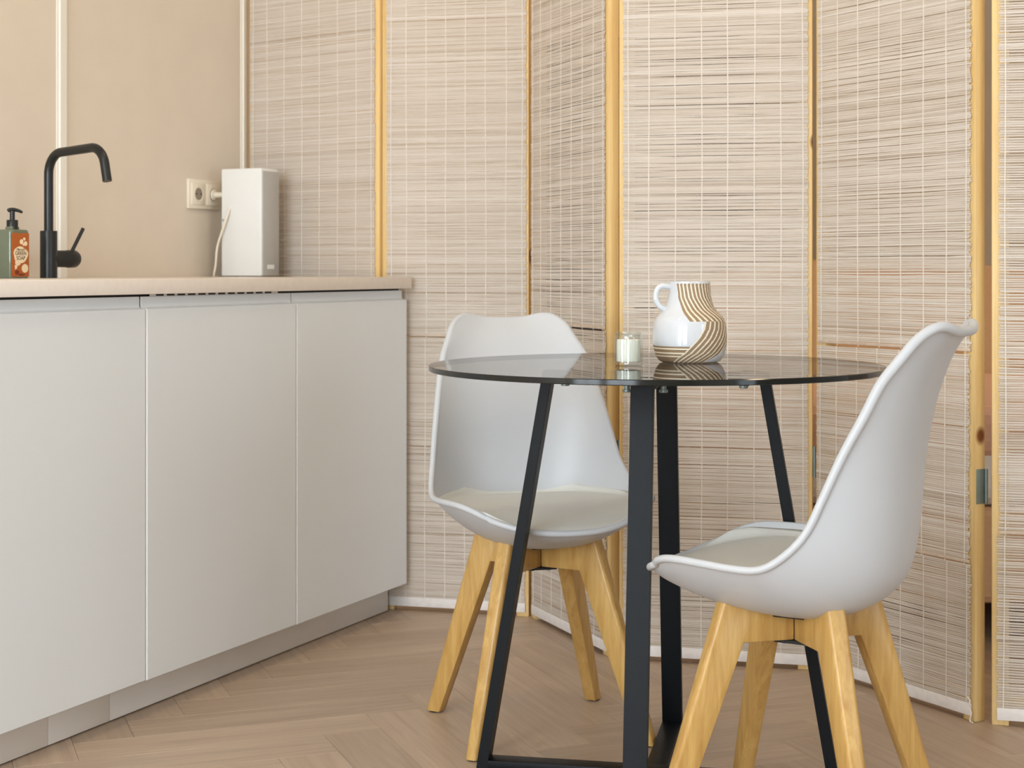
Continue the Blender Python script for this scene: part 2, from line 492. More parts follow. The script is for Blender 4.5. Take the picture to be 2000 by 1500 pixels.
# black tap
tp = thing('kitchen_tap', K(-0.864, -0.50, WT_TOP), TH, 'matte black kitchen tap with a bent spout on the worktop', 'tap')
bm = bmesh.new(); add_lathe(bm, [(0.0195, 0), (0.0200, 0.0006), (0.0200, 0.1105), (0.0195, 0.112)], 40); auto_smooth(mesh_obj('base', bm, 'black_metal', tp))
bm = bmesh.new()
sx_, sy_ = -0.25, -0.968
path = arc_path([(0, 0, 0.105), (0, 0, 0.294), (sx_ * .205, sy_ * .205, 0.303), (sx_ * .224, sy_ * .224, 0.222)], 0.05, 14)
add_tube(bm, path, 0.0108, 24); auto_smooth(mesh_obj('spout', bm, 'black_metal', tp), 50)
bm = bmesh.new()
ring = [(0.010, -0.018), (0.0195, -0.018), (0.0202, -0.014), (0.0202, 0.052), (0.0205, 0.0525), (0.0214, 0.055), (0.0214, 0.078), (0.0185, 0.084)]
add_lathe(bm, [(r, z) for r, z in ring], 36)
hm = auto_smooth(mesh_obj('handle', bm, 'black_metal', tp)); hm.rotation_euler = (0, math.pi / 2, 0); hm.location = (0.012, 0, 0.046)
hm.data.transform(Matrix.Rotation(math.pi / 2, 4, 'Y')); hm.rotation_euler = (0, 0, 0)
bm = bmesh.new(); add_tube(bm, [(0.062, -0.004, 0.012), (0.096, -0.014, 0.074)], 0.0045, 16); auto_smooth(mesh_obj('lever', bm, 'black_metal', hm))

# soap bottle
sp = thing('soap_bottle', K(-0.988, -0.50, WT_TOP), TH, 'soap pump bottle with an orange label left of the black tap', 'bottle')
def rounded_prism(bm, hx, hy, r, levels, n=6):
    """levels: list of (scale, z)"""
    rings = []
    for s, z in levels:
        ring = []
        for cx, cy, a0 in ((hx - r, hy - r, 0), (-hx + r, hy - r, 90), (-hx + r, -hy + r, 180), (hx - r, -hy + r, 270)):
            for k in range(n + 1):
                a = math.radians(a0 + 90 * k / n)
                ring.append(bm.verts.new(((cx + r * math.cos(a)) * s, (cy + r * math.sin(a)) * s, z)))
        rings.append(ring)
    m = len(rings[0])
    for a, b in zip(rings, rings[1:]):
        for k in range(m): bm.faces.new((a[k], a[(k + 1) % m], b[(k + 1) % m], b[k]))
    bm.faces.new(list(reversed(rings[0]))); bm.faces.new(rings[-1])
bm = bmesh.new()
rounded_prism(bm, 0.031, 0.0235, 0.008, [(0.95, 0), (0.99, 0.001), (1, 0.003), (1, 0.106), (0.985, 0.109), (0.93, 0.1115), (0.6, 0.113), (0.45, 0.1145), (0.42, 0.119)])
auto_smooth(mesh_obj('bottle_body', bm, 'soap', sp), 45)
bm = bmesh.new(); add_lathe(bm, [(0.0125, 0.113), (0.0130, 0.1135), (0.0130, 0.133), (0.012, 0.1345), (0.0062, 0.1345), (0.0058, 0.1350), (0.0058, 0.155)], 28)
pc = auto_smooth(mesh_obj('pump', bm, 'black_metal', sp))
bm = bmesh.new()
hd = catmull([(-0.010, 0.0, 0.155), (-0.004, 0, 0.158), (0.004, 0, 0.158), (0.014, 0, 0.1555), (0.021, 0, 0.1515)], 14)
add_tube(bm, [(x * 0.75, -x * 0.75, z) for x, y, z in hd], [0.003] + [0.0045] * 7 + [0.0042, 0.004, 0.0036, 0.0033, 0.003, 0.0026], 14)
auto_smooth(mesh_obj('pump_head', bm, 'black_metal', pc), 60)
lb = box('label', -0.0285, 0.0285, -0.0242, -0.0234, 0.004, 0.104, 'label', sp)
def disc(name, x, z, rx, rz_, mat, y=-0.0246, n=40, wob=0.0):
    bm = bmesh.new(); fr, bk = [], []
    for k in range(n):
        a = 2 * math.pi * k / n; f = 1 + wob * math.sin(3 * a + 1) + wob * .6 * math.sin(5 * a)
        fr.append(bm.verts.new((x + rx * f * math.cos(a), y, z + rz_ * f * math.sin(a)))); bk.append(bm.verts.new((x + rx * f * math.cos(a), y + .0005, z + rz_ * f * math.sin(a))))
    bm.faces.new(fr); bm.faces.new(list(reversed(bk)))
    for k in range(n): bm.faces.new((fr[k], fr[(k + 1) % n], bk[(k + 1) % n], bk[k]))
    bmesh.ops.recalc_face_normals(bm, faces=bm.faces[:])
    return mesh_obj(name, bm, mat, lb)
disc('badge', 0.0, 0.054, 0.0235, 0.0195, 'label_cream', wob=0.05)
disc('badge_tail', -0.009, 0.036, 0.009, 0.007, 'label_cream', y=-0.0245)
for x, z, r in ((0.003, 0.084, 0.0058), (0.012, 0.0905, 0.0036), (0.0165, 0.080, 0.0055), (0.010, 0.0775, 0.003)):
    disc('bubble', x, z, r, r, 'label_cream')
disc('round_seal', 0.0145, 0.023, 0.0105, 0.0100, 'label_cream')
disc('flower', -0.0155, 0.026, 0.004, 0.005, 'label_cream', wob=0.2)
disc('berry', -0.012, 0.014, 0.007, 0.005, 'label_brown', wob=0.1)
disc('berry', 0.004, 0.0085, 0.011, 0.0025, 'label_brown', wob=0.1)
def text(name, body, x, z, size, mat, parent, y=-0.0249, sx=1.0, shear=0.0):
    cu = bpy.data.curves.new(name, 'FONT'); cu.body = body; cu.size = size; cu.align_x = 'CENTER'; cu.align_y = 'CENTER'
    cu.extrude = 0.0001; cu.shear = shear; cu.offset = 0.0; cu.resolution_u = 3
    ob = bpy.data.objects.new(name, cu); COL.objects.link(ob)
    dg = bpy.context.evaluated_depsgraph_get(); dg.update()
    me = bpy.data.meshes.new_from_object(ob.evaluated_get(dg))
    bpy.data.objects.remove(ob)
    me.transform(Matrix.Translation((x, y, z)) @ Matrix.Rotation(math.pi / 2, 4, 'X') @ Matrix.Diagonal((sx, 1, 1, 1)))
    me.materials.clear()
    return link_mesh(name, me, mat, parent)
text('lettering', "Marcel's", 0.0, 0.0660, 0.0080, 'ink', lb, sx=1.1, shear=0.3)
text('lettering', 'GREEN', 0.0, 0.0572, 0.0128, 'ink', lb, sx=0.95)
text('lettering', 'SOAP', 0.0, 0.0462, 0.0128, 'ink', lb, sx=0.92)

# double wall socket with plug and flex
so = thing('wall_socket', K(-0.0737, WALL_Q, 1.152), TH, 'cream double wall socket above the worktop', 'socket')
box('cover_plate', -0.078, 0.078, -0.009, 0, -0.042, 0.042, 'cream_plastic', so, 0.003)
for x in (-0.0355, 0.0355):
    ins = box('socket_insert', x - .0305, x + .0305, -0.0125, -0.008, -0.0305, 0.0305, 'cream_plastic', so, 0.0015)
    bm = bmesh.new()
    rings = add_lathe(bm, [(0.0205, 0.0012), (0.0205, 0.0), (0.0150, -0.0005)], 36, caps=False)
    bmesh.ops.recalc_face_normals(bm, faces=bm.faces[:])
    bm.transform(Matrix.Translation((x, -0.0128, 0)) @ Matrix.Rotation(math.pi / 2, 4, 'X'))
    mesh_obj('socket_rim', bm, 'cream_plastic', ins)
    bm = bmesh.new(); add_lathe(bm, [(0.0170, 0.0), (0.0170, 0.0008)], 36)
    bm.transform(Matrix.Translation((x, -0.0127, 0)) @ Matrix.Rotation(math.pi / 2, 4, 'X'))
    mesh_obj('socket_well', bm, 'socket_dark', ins)
    for dx in (-.0095, .0095):
        bm = bmesh.new(); add_lathe(bm, [(0.0026, 0.0), (0.0026, 0.0004)], 16)
        bm.transform(Matrix.Translation((x + dx, -0.0132, 0)) @ Matrix.Rotation(math.pi / 2, 4, 'X'))
        mesh_obj('pin_hole', bm, 'dark_gap', ins)
pl = thing('power_lead', K(-0.0737, WALL_Q, 1.152), TH, 'cream plug and lead running from the wall socket to the white box', 'cable')
bm = bmesh.new(); add_lathe(bm, [(0.0160, 0), (0.0160, 0.004), (0.0085, 0.007), (0.0075, 0.030), (0.004, 0.036)], 24)
bm.transform(Matrix.Translation((0.0355, -0.0140, 0)) @ Matrix.Rotation(math.pi / 2, 4, 'X'))
auto_smooth(mesh_obj('plug', bm, 'cream_plastic', pl))
bm = bmesh.new()
add_tube(bm, catmull([(0.0355, -0.046, 0), (0.0355, -0.066, -0.002), (0.018, -0.086, -0.02), (-0.01, -0.094, -0.055), (-0.0155, -0.08, -0.10), (-0.016, -0.062, -0.15), (-0.014, -0.055, -0.20), (-0.008, -0.045, -0.232), (0.03, -0.03, -0.2335)], 60), 0.0032, 10)
auto_smooth(mesh_obj('lead', bm, 'cream_plastic', pl), 60)

# white box appliance on the worktop end
ap = thing('countertop_appliance', K(-0.075, -0.555, WT_TOP), TH, 'tall white box appliance with a grey front panel on the worktop end', 'appliance')
box('housing', 0.0, 0.086, -0.134, 0.0, 0.002, 0.305, 'white_plastic', ap, 0.004, 3)
fp = box('front_panel', 0.004, 0.083, -0.1375, -0.1335, 0.003, 0.297, 'grey_plastic', ap, 0.001)
box('badge', 0.025, 0.060, -0.1384, -0.1373, 0.022, 0.034, 'white_plastic', fp)
box('rear_seam', 0.083, 0.0865, -0.137, -0.001, 0.003, 0.303, 'grey_plastic', ap, 0.0008)
bm = bmesh.new(); add_lathe(bm, [(0.004, 0), (0.004, 0.003)], 16); bm.transform(Matrix.Translation((0.0005, -0.006, 0.16)) @ Matrix.Rotation(-math.pi / 2, 4, 'Y'))
mesh_obj('lead_socket', bm, 'grey_plastic', ap)

# ------------------------------------------------------------------ folding screen
SCR_H = 2.06
ST_W, ST_D = 0.034, 0.028
hin = [K(0.130, -0.600), Vector((-0.3635, 4.462, 0)), Vector((0.050, 4.356, 0)), Vector((0.2615, 3.912, 0)), Vector((0.708, 3.774, 0)), Vector((0.986, 3.352, 0)), Vector((1.452, 3.228, 0))]
convex = [None, False, False, True, False, True, None]
fs = thing('folding_screen', (0.35, 3.95, 0), 0, 'pine folding screen with bamboo blinds standing behind the table', 'screen')
FSI = Matrix.Translation((-0.35, -3.95, 0))
SEGS = [[0.012, 0.765], [0.012, 0.752], [0.012, 0.79], [0.012], [0.012, 0.325, 0.765], [0.012, 0.392]]
OPEN = [0.4, 0.5, 2.2, 1.1, 2.3, 5.5]
def blind_mesh(width, z0, z1, rnd, ragged_r, open_=1.0):
    """woven slats: many thin irregular strips; local x along the panel, y = 0 front, +y back"""
    V, Fc, tone = [], [], []
    nc = 7; xs = [width * k / nc for k in range(nc + 1)]
    z = z0; drift = 0.0
    cordj = [0.0] * (nc + 1)
    while z < z1 - 0.004:
        h = rnd.uniform(0.0034, 0.0047); gap = rnd.choice((-0.0004, -0.0002, 0.0, 0.0001, 0.0002)) + 0.0002 * (open_ - 1) if rnd.random() < 1 - .05 * open_ else rnd.uniform(.0004, .0011) * (.7 + .3 * open_)
        tn = min(1, max(0, rnd.gauss(0.55, 0.2)))
        tilt = rnd.uniform(-.0007, .0007); sag = rnd.uniform(-.0008, .0008)
        xa = rnd.uniform(-.0025, .0015); xb = width + (rnd.uniform(-.004, .0025) if ragged_r else rnd.uniform(-.002, .002))
        yo = rnd.uniform(-.0005, .0005)
        b0 = len(V)
        for k, x in enumerate(xs):
            cordj[k] = 0.75 * cordj[k] + rnd.uniform(-.00022, .00022)
            xx = xa if k == 0 else (xb if k == nc else x)
            f = x / width
            zz = z + tilt * (f - .5) + sag * math.sin(math.pi * f) + cordj[k]
            hh = h * rnd.uniform(.84, 1.12)
            for (dy, dz) in ((yo, 0.0), (yo - .0006, hh * .5), (yo, hh), (yo + .0012, hh * .5)):
                V.append((xx, dy, zz + dz)); tone.append(tn)
        for k in range(nc):
            a, b = b0 + 4 * k, b0 + 4 * k + 4
            for e in range(4):
                Fc.append((a + e, b + e, b + (e + 1) % 4, a + (e + 1) % 4))
        Fc.append((b0 + 3, b0 + 2, b0 + 1, b0)) ; e0 = b0 + 4 * nc; Fc.append((e0, e0 + 1, e0 + 2, e0 + 3))
        z += h + gap
    me = bpy.data.meshes.new('bamboo_blind'); me.from_pydata(V, [], Fc); me.update()
    at = me.attributes.new('tone', 'FLOAT', 'POINT'); at.data.foreach_set('value', tone)
    return me
rnd = random.Random(11)
for i in range(6):
    A, B = hin[i], hin[i + 1]
    d = (B - A).normalized(); nf = Vector((d.y, -d.x, 0))     # front normal, towards the camera side
    if nf.dot(-A) < 0: nf = -nf
    # hinge lines lie on the back edge at folds that point at the room, on the front edge otherwise
    offA = nf * ST_D if convex[i] else Vector((0, 0, 0)); offB = nf * ST_D if convex[i + 1] else Vector((0, 0, 0))
    if convex[i] is None: offA = offB
    if convex[i + 1] is None: offB = offA
    gA, gB = 0.005, 0.005
    if i == 5: gA = 0.010
    a = A + offA + d * gA; b = B + offB - d * gB
    d = (b - a).normalized(); W = (b - a).length; rz = math.atan2(d.y, d.x)
    mt = FSI @ Matrix.Translation(a) @ Matrix.Rotation(rz, 4, 'Z')
    # frame (local x along the panel, y = 0 front face, +y towards the back of the screen)
    fr = box('panel_frame', ST_W, W - ST_W, 0.004, 0.024, SCR_H - .045, SCR_H - .002, 'pine', fs, 0.0015)
    fr.matrix_basis = mt
    box('stile', 0, ST_W, 0, ST_D, 0.0, SCR_H, 'pine', fr, 0.002)
    s2 = box('stile', 0, ST_W, 0, ST_D, 0.0, SCR_H, 'pine', fr, 0.002); s2.location = (W - ST_W, 0, 0)
    box('rail', ST_W, W - ST_W, 0.004, 0.024, 0.018, 0.060, 'pine', fr, 0.0015)
    # blinds
    lm, rm = 0.011, 0.010
    bw = W - lm - rm
    cuts = SEGS[i] + [SCR_H - 0.01]
    for sgi in range(len(cuts) - 1):
        z0, z1 = cuts[sgi], cuts[sgi + 1]
        x0 = lm + (0.004 if sgi % 2 else 0.0) * (1 if i % 2 else -1)
        me = blind_mesh(bw, z0 + (0.026 if sgi == 0 else 0.0095), z1 + (0.001 if sgi < len(cuts) - 2 else 0), rnd, i in (2, 4), OPEN[i])
        bl = link_mesh('bamboo_blind', me, 'slat', fs); bl.matrix_basis = mt @ Matrix.Translation((x0, -0.0035, 0))
        tag(bl, kind='stuff')
        if sgi == 0: br = box('bottom_rail', -0.001, bw + .001, -0.0016, 0.0022, z0, z0 + 0.0255, 'rail', bl, 0.001)
        else: br = box('bottom_rail', -0.001, bw + .001, -0.0022, 0.0006, z0 + .003, z0 + 0.0095, 'seam', bl, 0.0008)
        nc = 7
        for k in range(nc + 1):
            x = bw * k / nc
            if k == 0: x = 0.012
            if k == nc: x = bw - 0.012
            bm = bmesh.new(); wv = rnd.uniform(-.002, .002); ph = rnd.uniform(0, 6)
            n = max(4, int((z1 - z0) / 0.12)); L, R = [], []
            for t in range(n + 1):
                zz = z0 + (z1 - z0 - .002) * t / n; xx = x + wv * t / n + .0009 * math.sin(ph + zz * 9)
                L.append([bm.verts.new((xx - .0011, -.0012, zz)), bm.verts.new((xx + .0011, -.0012, zz)), bm.verts.new((xx + .0011, -.0002, zz)), bm.verts.new((xx - .0011, -.0002, zz))])
            for u, v in zip(L, L[1:]):
                for e in range(4): bm.faces.new((u[e], u[(e + 1) % 4], v[(e + 1) % 4], v[e]))
            bm.faces.new(list(reversed(L[0]))); bm.faces.new(L[-1])
            mesh_obj('cord', bm, 'cord', bl)
    # hinges on this panel's right edge
    if convex[i + 1] is not None:
        for z in (0.452, 1.88):
            hg = box('hinge', -0.0006, 0.0012, -0.012 if convex[i + 1] else 0.004, 0.014 if convex[i + 1] else 0.020, 0, 0.072, 'zinc', fs, 0.0004)
            yb = ST_D - .014 if convex[i + 1] else 0.0
            hg.matrix_basis = mt @ Matrix.Translation((W + .0007, yb, z))
            bm = bmesh.new(); add_lathe(bm, [(0.0034, 0), (0.0034, 0.072)], 14)
            kn = mesh_obj('knuckle', bm, 'zinc', hg); kn.location = (0.0042, 0.0125 if convex[i + 1] else 0.0, 0)
    # loose knot of cord at the foot of the fifth blind
    if i == 4:
        bm = bmesh.new()
        add_tube(bm, catmull([(bw - .006, -.003, .05), (bw + .004, -.006, .045), (bw + .002, -.007, .03), (bw + .008, -.006, .02), (bw + .004, -.006, .004), (bw + .014, -.008, .002)], 26), 0.0016, 8)
        kt = mesh_obj('cord_knot', bm, 'cord', fs, True); kt.matrix_basis = mt @ Matrix.Translation((lm, -0.0035, 0))

# ------------------------------------------------------------------ round glass table
TC = Vector((0.2645, 2.975, 0)); TR = 0.4177; TZ = 0.763; GT = 0.0100
tb = thing('dining_table', TC, math.radians(-11.3), 'round smoked glass dining table on black crossed metal frames', 'table')
bm = bmesh.new(); n = 160
prof = [(TR - .0012, TZ - GT), (TR, TZ - GT + .0012), (TR, TZ - .0012), (TR - .0012, TZ)]
add_lathe(bm, prof, n)
for f in bm.faces: f.material_index = 0 if len(f.verts) > 4 else 1
auto_smooth(mesh_obj('glass_top', bm, None, tb, mats=['glass', 'glass_edge']), 30)
HT, HB, LW, LT = 0.208, 0.335, 0.040, 0.020
ZT = TZ - GT - 0.003
def leg_mesh():
    """leg of a bent flat-tube frame: splays along +x, wide face along y"""
    bm = bmesh.new(); r = []
    for x0, x1, z in ((HB - LT * 1.02, HB, 0.0), (HB - LT * 1.02 - .003, HB - .003, 0.02), (HT - LT, HT, ZT)):
        r.append([bm.verts.new(c) for c in ((x0, -LW / 2, z), (x1, -LW / 2, z), (x1, LW / 2, z), (x0, LW / 2, z))])
    for a, b in zip(r, r[1:]):
        for e in range(4): bm.faces.new((a[e], a[(e + 1) % 4], b[(e + 1) % 4], b[e]))
    bm.faces.new(list(reversed(r[0]))); bm.faces.new(r[-1])
    bmesh.ops.bevel(bm, geom=[e for e in bm.edges if abs(e.verts[0].co.z - e.verts[1].co.z) > .01], offset=.0012, segments=2, affect='EDGES')
    me = bpy.data.meshes.new('leg'); bm.to_mesh(me); bm.free(); me.materials.append(M['table_metal'])
    return me
lm_ = leg_mesh()
for k in range(4):
    o = link_mesh('leg', lm_, 'table_metal', tb); o.rotation_euler = (0, 0, k * math.pi / 2)
    if k == 0: auto_smooth(o, 30)
for k in range(2):
    e = 0.0006 * k
    o = box('floor_bar', -HB + LT, HB - LT, -LW / 2, LW / 2, 0.0005, 0.0195 - e, 'table_metal', tb, 0.001); o.rotation_euler = (0, 0, k * math.pi / 2)
    o = box('top_bar', -HT + LT, HT - LT, -LW / 2, LW / 2, ZT - .02 + e, ZT - e, 'table_metal', tb, 0.001); o.rotation_euler = (0, 0, k * math.pi / 2)
bm = bmesh.new(); add_lathe(bm, [(0.0065, -0.0295), (0.008, -0.0285), (0.008, -0.0245), (0.005, -0.024), (0.005, -0.002), (0.010, 0)], 20)
pad0 = auto_smooth(mesh_obj('glass_pad', bm, 'zinc', tb)); pad0.location = (HT - .045, 0.032, TZ - GT)
pads = [(HT - .045, -0.032), (-HT + .045, 0.032), (-HT + .045, -0.032), (0.032, HT - .045), (-0.032, HT - .045), (0.032, -HT + .045), (-0.032, -HT + .045)]
for x, y in pads:
    o = link_mesh('glass_pad', pad0.data, 'zinc', tb); o.location = (x, y, TZ - GT)

# ------------------------------------------------------------------ tulip chairs
CP = [(.238, .438), (.205, .417), (.125, .391), (.03, .378), (-.06, .380), (-.128, .405), (-.170, .452), (-.186, .53), (-.194, .63), (-.212, .725), (-.240, .795), (-.269, .833)]
RP = [(.188, .152, .464), (.150, .190, .482), (.09, .2085, .483), (.03, .215, .480), (-.015, .215, .482), (-.050, .209, .503), (-.082, .199, .538), (-.105, .190, .590), (-.132, .178, .655), (-.160, .166, .711), (-.184, .152, .763), (-.215, .133, .806)]
def chair_surface(u, v, C, R):
    a0, h0 = C; a1, w1, h1 = R
    av = abs(v)
    k = max(0, (u - .74) / .26) ** 1.5
    b = av ** (2.3 + 5.7 * k); ba = av ** (2.3 + .7 * k)
    top = max(0.0, (u - .86) / .14) ** 2
    bump = 0.010 * top * math.exp(-((av - .66) / .25) ** 2)
    return Vector((a0 + (a1 - a0) * ba, w1 * v * (1.0 + 0.10 * (1 - av)), h0 + (h1 - h0) * b + bump))
def make_chair(name, loc, rz, label, lift=0.0):
    c = thing(name, loc, rz, label, 'chair', 'tulip chairs at the glass table')
    NU, NV = 80, 56
    up = lambda h: h + lift * max(0.0, (h - .5) / .34)
    Cs = [(a_, up(h_)) for a_, h_ in catmull(CP, NU + 1)]; Rs = [(a_, w_, up(h_)) for a_, w_, h_ in catmull(RP, NU + 1)]
    G = [[chair_surface(i / NU, -1 + 2 * j / NV, Cs[i], Rs[i]) for j in range(NV + 1)] for i in range(NU + 1)]
    def nrm(i, j):
        du = G[min(i + 1, NU)][j] - G[max(i - 1, 0)][j]; dv = G[i][min(j + 1, NV)] - G[i][max(j - 1, 0)]
        n_ = dv.cross(du); n_.normalize(); return n_
    N = [[nrm(i, j) for j in range(NV + 1)] for i in range(NU + 1)]
    if N[30][NV // 2].z < 0: N = [[-x for x in row] for row in N]
    bm = bmesh.new(); th = 0.0032
    I = [[bm.verts.new(G[i][j] + N[i][j] * th) for j in range(NV + 1)] for i in range(NU + 1)]
    O = [[bm.verts.new(G[i][j] - N[i][j] * th) for j in range(NV + 1)] for i in range(NU + 1)]
    for i in range(NU):
        for j in range(NV):
            bm.faces.new((I[i][j], I[i][j + 1], I[i + 1][j + 1], I[i + 1][j])); bm.faces.new((O[i][j], O[i + 1][j], O[i + 1][j + 1], O[i][j + 1]))
    # rolled rim around the whole edge
    loop = [(0, j) for j in range(NV + 1)] + [(i, NV) for i in range(1, NU + 1)] + [(NU, j) for j in range(NV - 1, -1, -1)] + [(i, 0) for i in range(NU - 1, 0, -1)]
    P = [G[i][j].copy() for i, j in loop]; m = len(P)
    for _ in range(4):
        P = [P[k] * .5 + (P[k - 1] + P[(k + 1) % m]) * .25 for k in range(m)]
    NN = [N[i][j] for i, j in loop]
    rr = []
    for (i, j) in loop:
        u = i / NU
        rr.append(0.0062 + 0.0018 * max(0, min(1, (u - .55) / .35)))
    P = [p - q * (r - th * .9) for p, q, r in zip(P, NN, rr)]
    add_tube(bm, P, rr, 14, closed=True)
    bmesh.ops.recalc_face_normals(bm, faces=bm.faces[:])
    mesh_obj('shell', bm, 'shell', c, True)
    # seat cushion inside the bowl
    bm = bmesh.new(); iu0, iu1 = 2, int(NU * .565); ng = 40; nh = 44
    def gs(fu, fv):
        x = fu * NU; i = min(int(x), NU - 1); f = x - i
        C_ = tuple(p * (1 - f) + q * f for p, q in zip(Cs[i], Cs[i + 1])); R_ = tuple(p * (1 - f) + q * f for p, q in zip(Rs[i], Rs[i + 1]))
        return chair_surface(fu, fv, C_, R_)
    VM = []
    for a in range(ng + 1):
        fu = iu0 / NU + (iu1 - iu0) / NU * a / ng; vm = 0.955
        while vm > .45 and gs(fu, vm).z > 0.474: vm -= .01
        VM.append(vm)
    for _ in range(6): VM = [(VM[max(0, k - 1)] + VM[k] + VM[min(ng, k + 1)]) / 3 for k in range(ng + 1)]
    T, Bt = [], []
    for a in range(ng + 1):
        rt, rb = [], []
        fu = iu0 / NU + (iu1 - iu0) / NU * a / ng
        vm = VM[a]
        for b in range(nh + 1):
            fv = -vm + 2 * vm * b / nh
            s = gs(fu, fv)
            ed = min(a / 3.2, (ng - a) / 6.0, b / 3.0, (nh - b) / 3.0, 1.0); puff = math.sqrt(max(0, 1 - (1 - ed) ** 2))
            flat = 0.4615 - 0.019 * max(0, (s.x - .08) / .15) ** 2 + 0.010 * abs(fv) ** 3 - .004 * math.exp(-(s.x / .08) ** 2) * (1 - fv * fv)
            zt = s.z + 0.0045 + max(0.006, flat - s.z - 0.0045) * puff
            rt.append(bm.verts.new((s.x, s.y, zt))); rb.append(bm.verts.new((s.x, s.y, s.z + .0034)))
        T.append(rt); Bt.append(rb)
    for a in range(ng):
        for b in range(nh):
            bm.faces.new((T[a][b], T[a][b + 1], T[a + 1][b + 1], T[a + 1][b])); bm.faces.new((Bt[a][b], Bt[a + 1][b], Bt[a + 1][b + 1], Bt[a][b + 1]))
    edge = [(0, b) for b in range(nh + 1)] + [(a, nh) for a in range(1, ng + 1)] + [(ng, b) for b in range(nh - 1, -1, -1)] + [(a, 0) for a in range(ng - 1, 0, -1)]
    for k in range(len(edge)):
        a, b = edge[k]; a2, b2 = edge[(k + 1) % len(edge)]
        bm.faces.new((T[a][b], T[a2][b2], Bt[a2][b2], Bt[a][b]))
    bmesh.ops.recalc_face_normals(bm, faces=bm.faces[:])
    mesh_obj('seat_cushion', bm, 'cushion', c, True)
    # cross-shaped wooden base: four legs, each with its arm to the middle
    prof = [(0.0, 0.334), (0.104, 0.334), (0.232, 0.0025), (0.266, 0.0025), (0.1365, 0.412), (0.128, 0.417), (0.104, 0.410), (0.086, 0.384), (0.0, 0.372)]
    def half(x, z):
        return 0.0165 - 0.0035 * max(0, (0.33 - z) / .33)
    bm = bmesh.new()
    L = [bm.verts.new((x, -half(x, z), z)) for x, z in prof]; R = [bm.verts.new((x, half(x, z), z)) for x, z in prof]
    # mitre at the middle
    for vv in (L[0], L[8], R[0], R[8]): vv.co.x = 0.0165
    nP = len(prof)
    for k in range(nP): bm.faces.new((L[k], L[(k + 1) % nP], R[(k + 1) % nP], R[k]))
    bm.faces.new(L); bm.faces.new(list(reversed(R)))
    bmesh.ops.recalc_face_normals(bm, faces=bm.faces[:])
    outer = [e for e in bm.edges if all((abs(v.co.x - x) < .02 and v.co.z > -1) for v in e.verts for x in [v.co.x])
             and ((e.verts[0].co.z - e.verts[1].co.z) != 0) and min(v.co.x for v in e.verts) > .12]
    bmesh.ops.bevel(bm, geom=outer, offset=.0075, segments=4, profile=.5, affect='EDGES')
    rest = [e for e in bm.edges if len(e.link_faces) == 2 and e.calc_face_angle(0) > .6]
    bmesh.ops.bevel(bm, geom=rest, offset=.0018, segments=2, profile=.5, affect='EDGES')
    me = bpy.data.meshes.new('leg'); bm.to_mesh(me); bm.free(); me.materials.append(M['chair_wood'])
    bm = bmesh.new(); add_lathe(bm, [(0.0115, 0.0), (0.0125, 0.0006), (0.0125, 0.0032)], 20); pme = bpy.data.meshes.new('foot_pad'); bm.to_mesh(pme); bm.free(); pme.materials.append(M['pad'])
    for k in range(4):
        o = link_mesh('leg', me, 'chair_wood', c); o.rotation_euler = (0, 0, math.pi / 4 + k * math.pi / 2)
        if k == 0: auto_smooth(o, 35)
        pd = link_mesh('foot_pad', pme, 'pad', o); pd.location = (0.249, 0, 0)
    mp_ = box('mounting_plate', -0.075, 0.075, -0.075, 0.075, 0.3285, 0.3335, 'pad', c, 0.001)
    mp_.data.transform(Matrix.Diagonal((0.42, 0.42, 1, 1)))
    for x, y in ((.018, .018), (-.018, .018), (.018, -.018), (-.018, -.018)):
        bm = bmesh.new(); add_lathe(bm, [(0.004, 0.3255), (0.005, 0.3265), (0.005, 0.329)], 12, center=(x, y, 0)); mesh_obj('bolt', bm, 'zinc', mp_)
    # black bracket between the base and the shell
    bk = box('bracket', -0.05, 0.05, -0.05, 0.05, 0.3735, 0.3775, 'pad', c, 0.001)
    return c
ch1 = make_chair('dining_chair', (0.053, 3.302, 0), math.radians(-75), 'white tulip chair pushed under the glass table, facing the camera', -0.004)
ch2 = make_chair('dining_chair', (0.472, 2.652, 0), math.radians(150), 'white tulip chair in the right foreground, seen from behind its side', 0.012)

# ------------------------------------------------------------------ jug and candle on the glass
JX = 1.0 / 7.5 / 1033.0
jg = thing('ceramic_jug', (0.336, 3.05, TZ), 0, 'white ceramic jug with tan carved stripes on the glass table', 'jug')
jprof = [(400, 1347), (450, 1322), (498, 1250), (530, 1150), (545, 1050), (541, 900), (519, 760), (479, 680), (424, 620), (365, 550), (328, 450), (308, 350), (303, 260), (302, 175)]
jp = catmull(jprof, 190)
g_up = [(150, 0), (230, 0), (400, 31), (580, 117), (700, 187), (760, 212)]
g_lo = [(735, 180), (850, 146), (980, 64), (1090, -36), (1200, -142), (1300, -302), (1360, -420)]
def interp(tbl, x):
    if x <= tbl[0][0]: return tbl[0][1]
    for (x0, y0), (x1, y1) in zip(tbl, tbl[1:]):
        if x <= x1: return y0 + (y1 - y0) * (x - x0) / (x1 - x0)
    return tbl[-1][1]
def jug_clay(th, y):
    """0 white glaze, 1 bare tan clay, 2 raised cream line; th = 0 faces the camera, y = crop row of the photograph"""
    if abs(th) > math.pi / 2: th = math.copysign(math.pi - abs(th), th)
    if y < 198: return 0
    lo = interp(g_lo, y)
    if y < 742:
        U = 306 * th - (-235) - interp(g_up, y)
        if U < 0: return 0
        return 1 if (U % 58) < 35 else 2
    U = 540 * th - lo
    right = interp([(742, 900), (1000, 820), (1100, 690), (1330, 560)], y)
    if 0 <= U <= right: return 1 if (U % 88) > 29 else 2
    if U < 0 and y > 1102:
        return 2 if any(abs(y - yy) < 10 for yy in (1138, 1200, 1248)) else 1
    return 1 if y > 1335 else 0
bm = bmesh.new(); n = 400
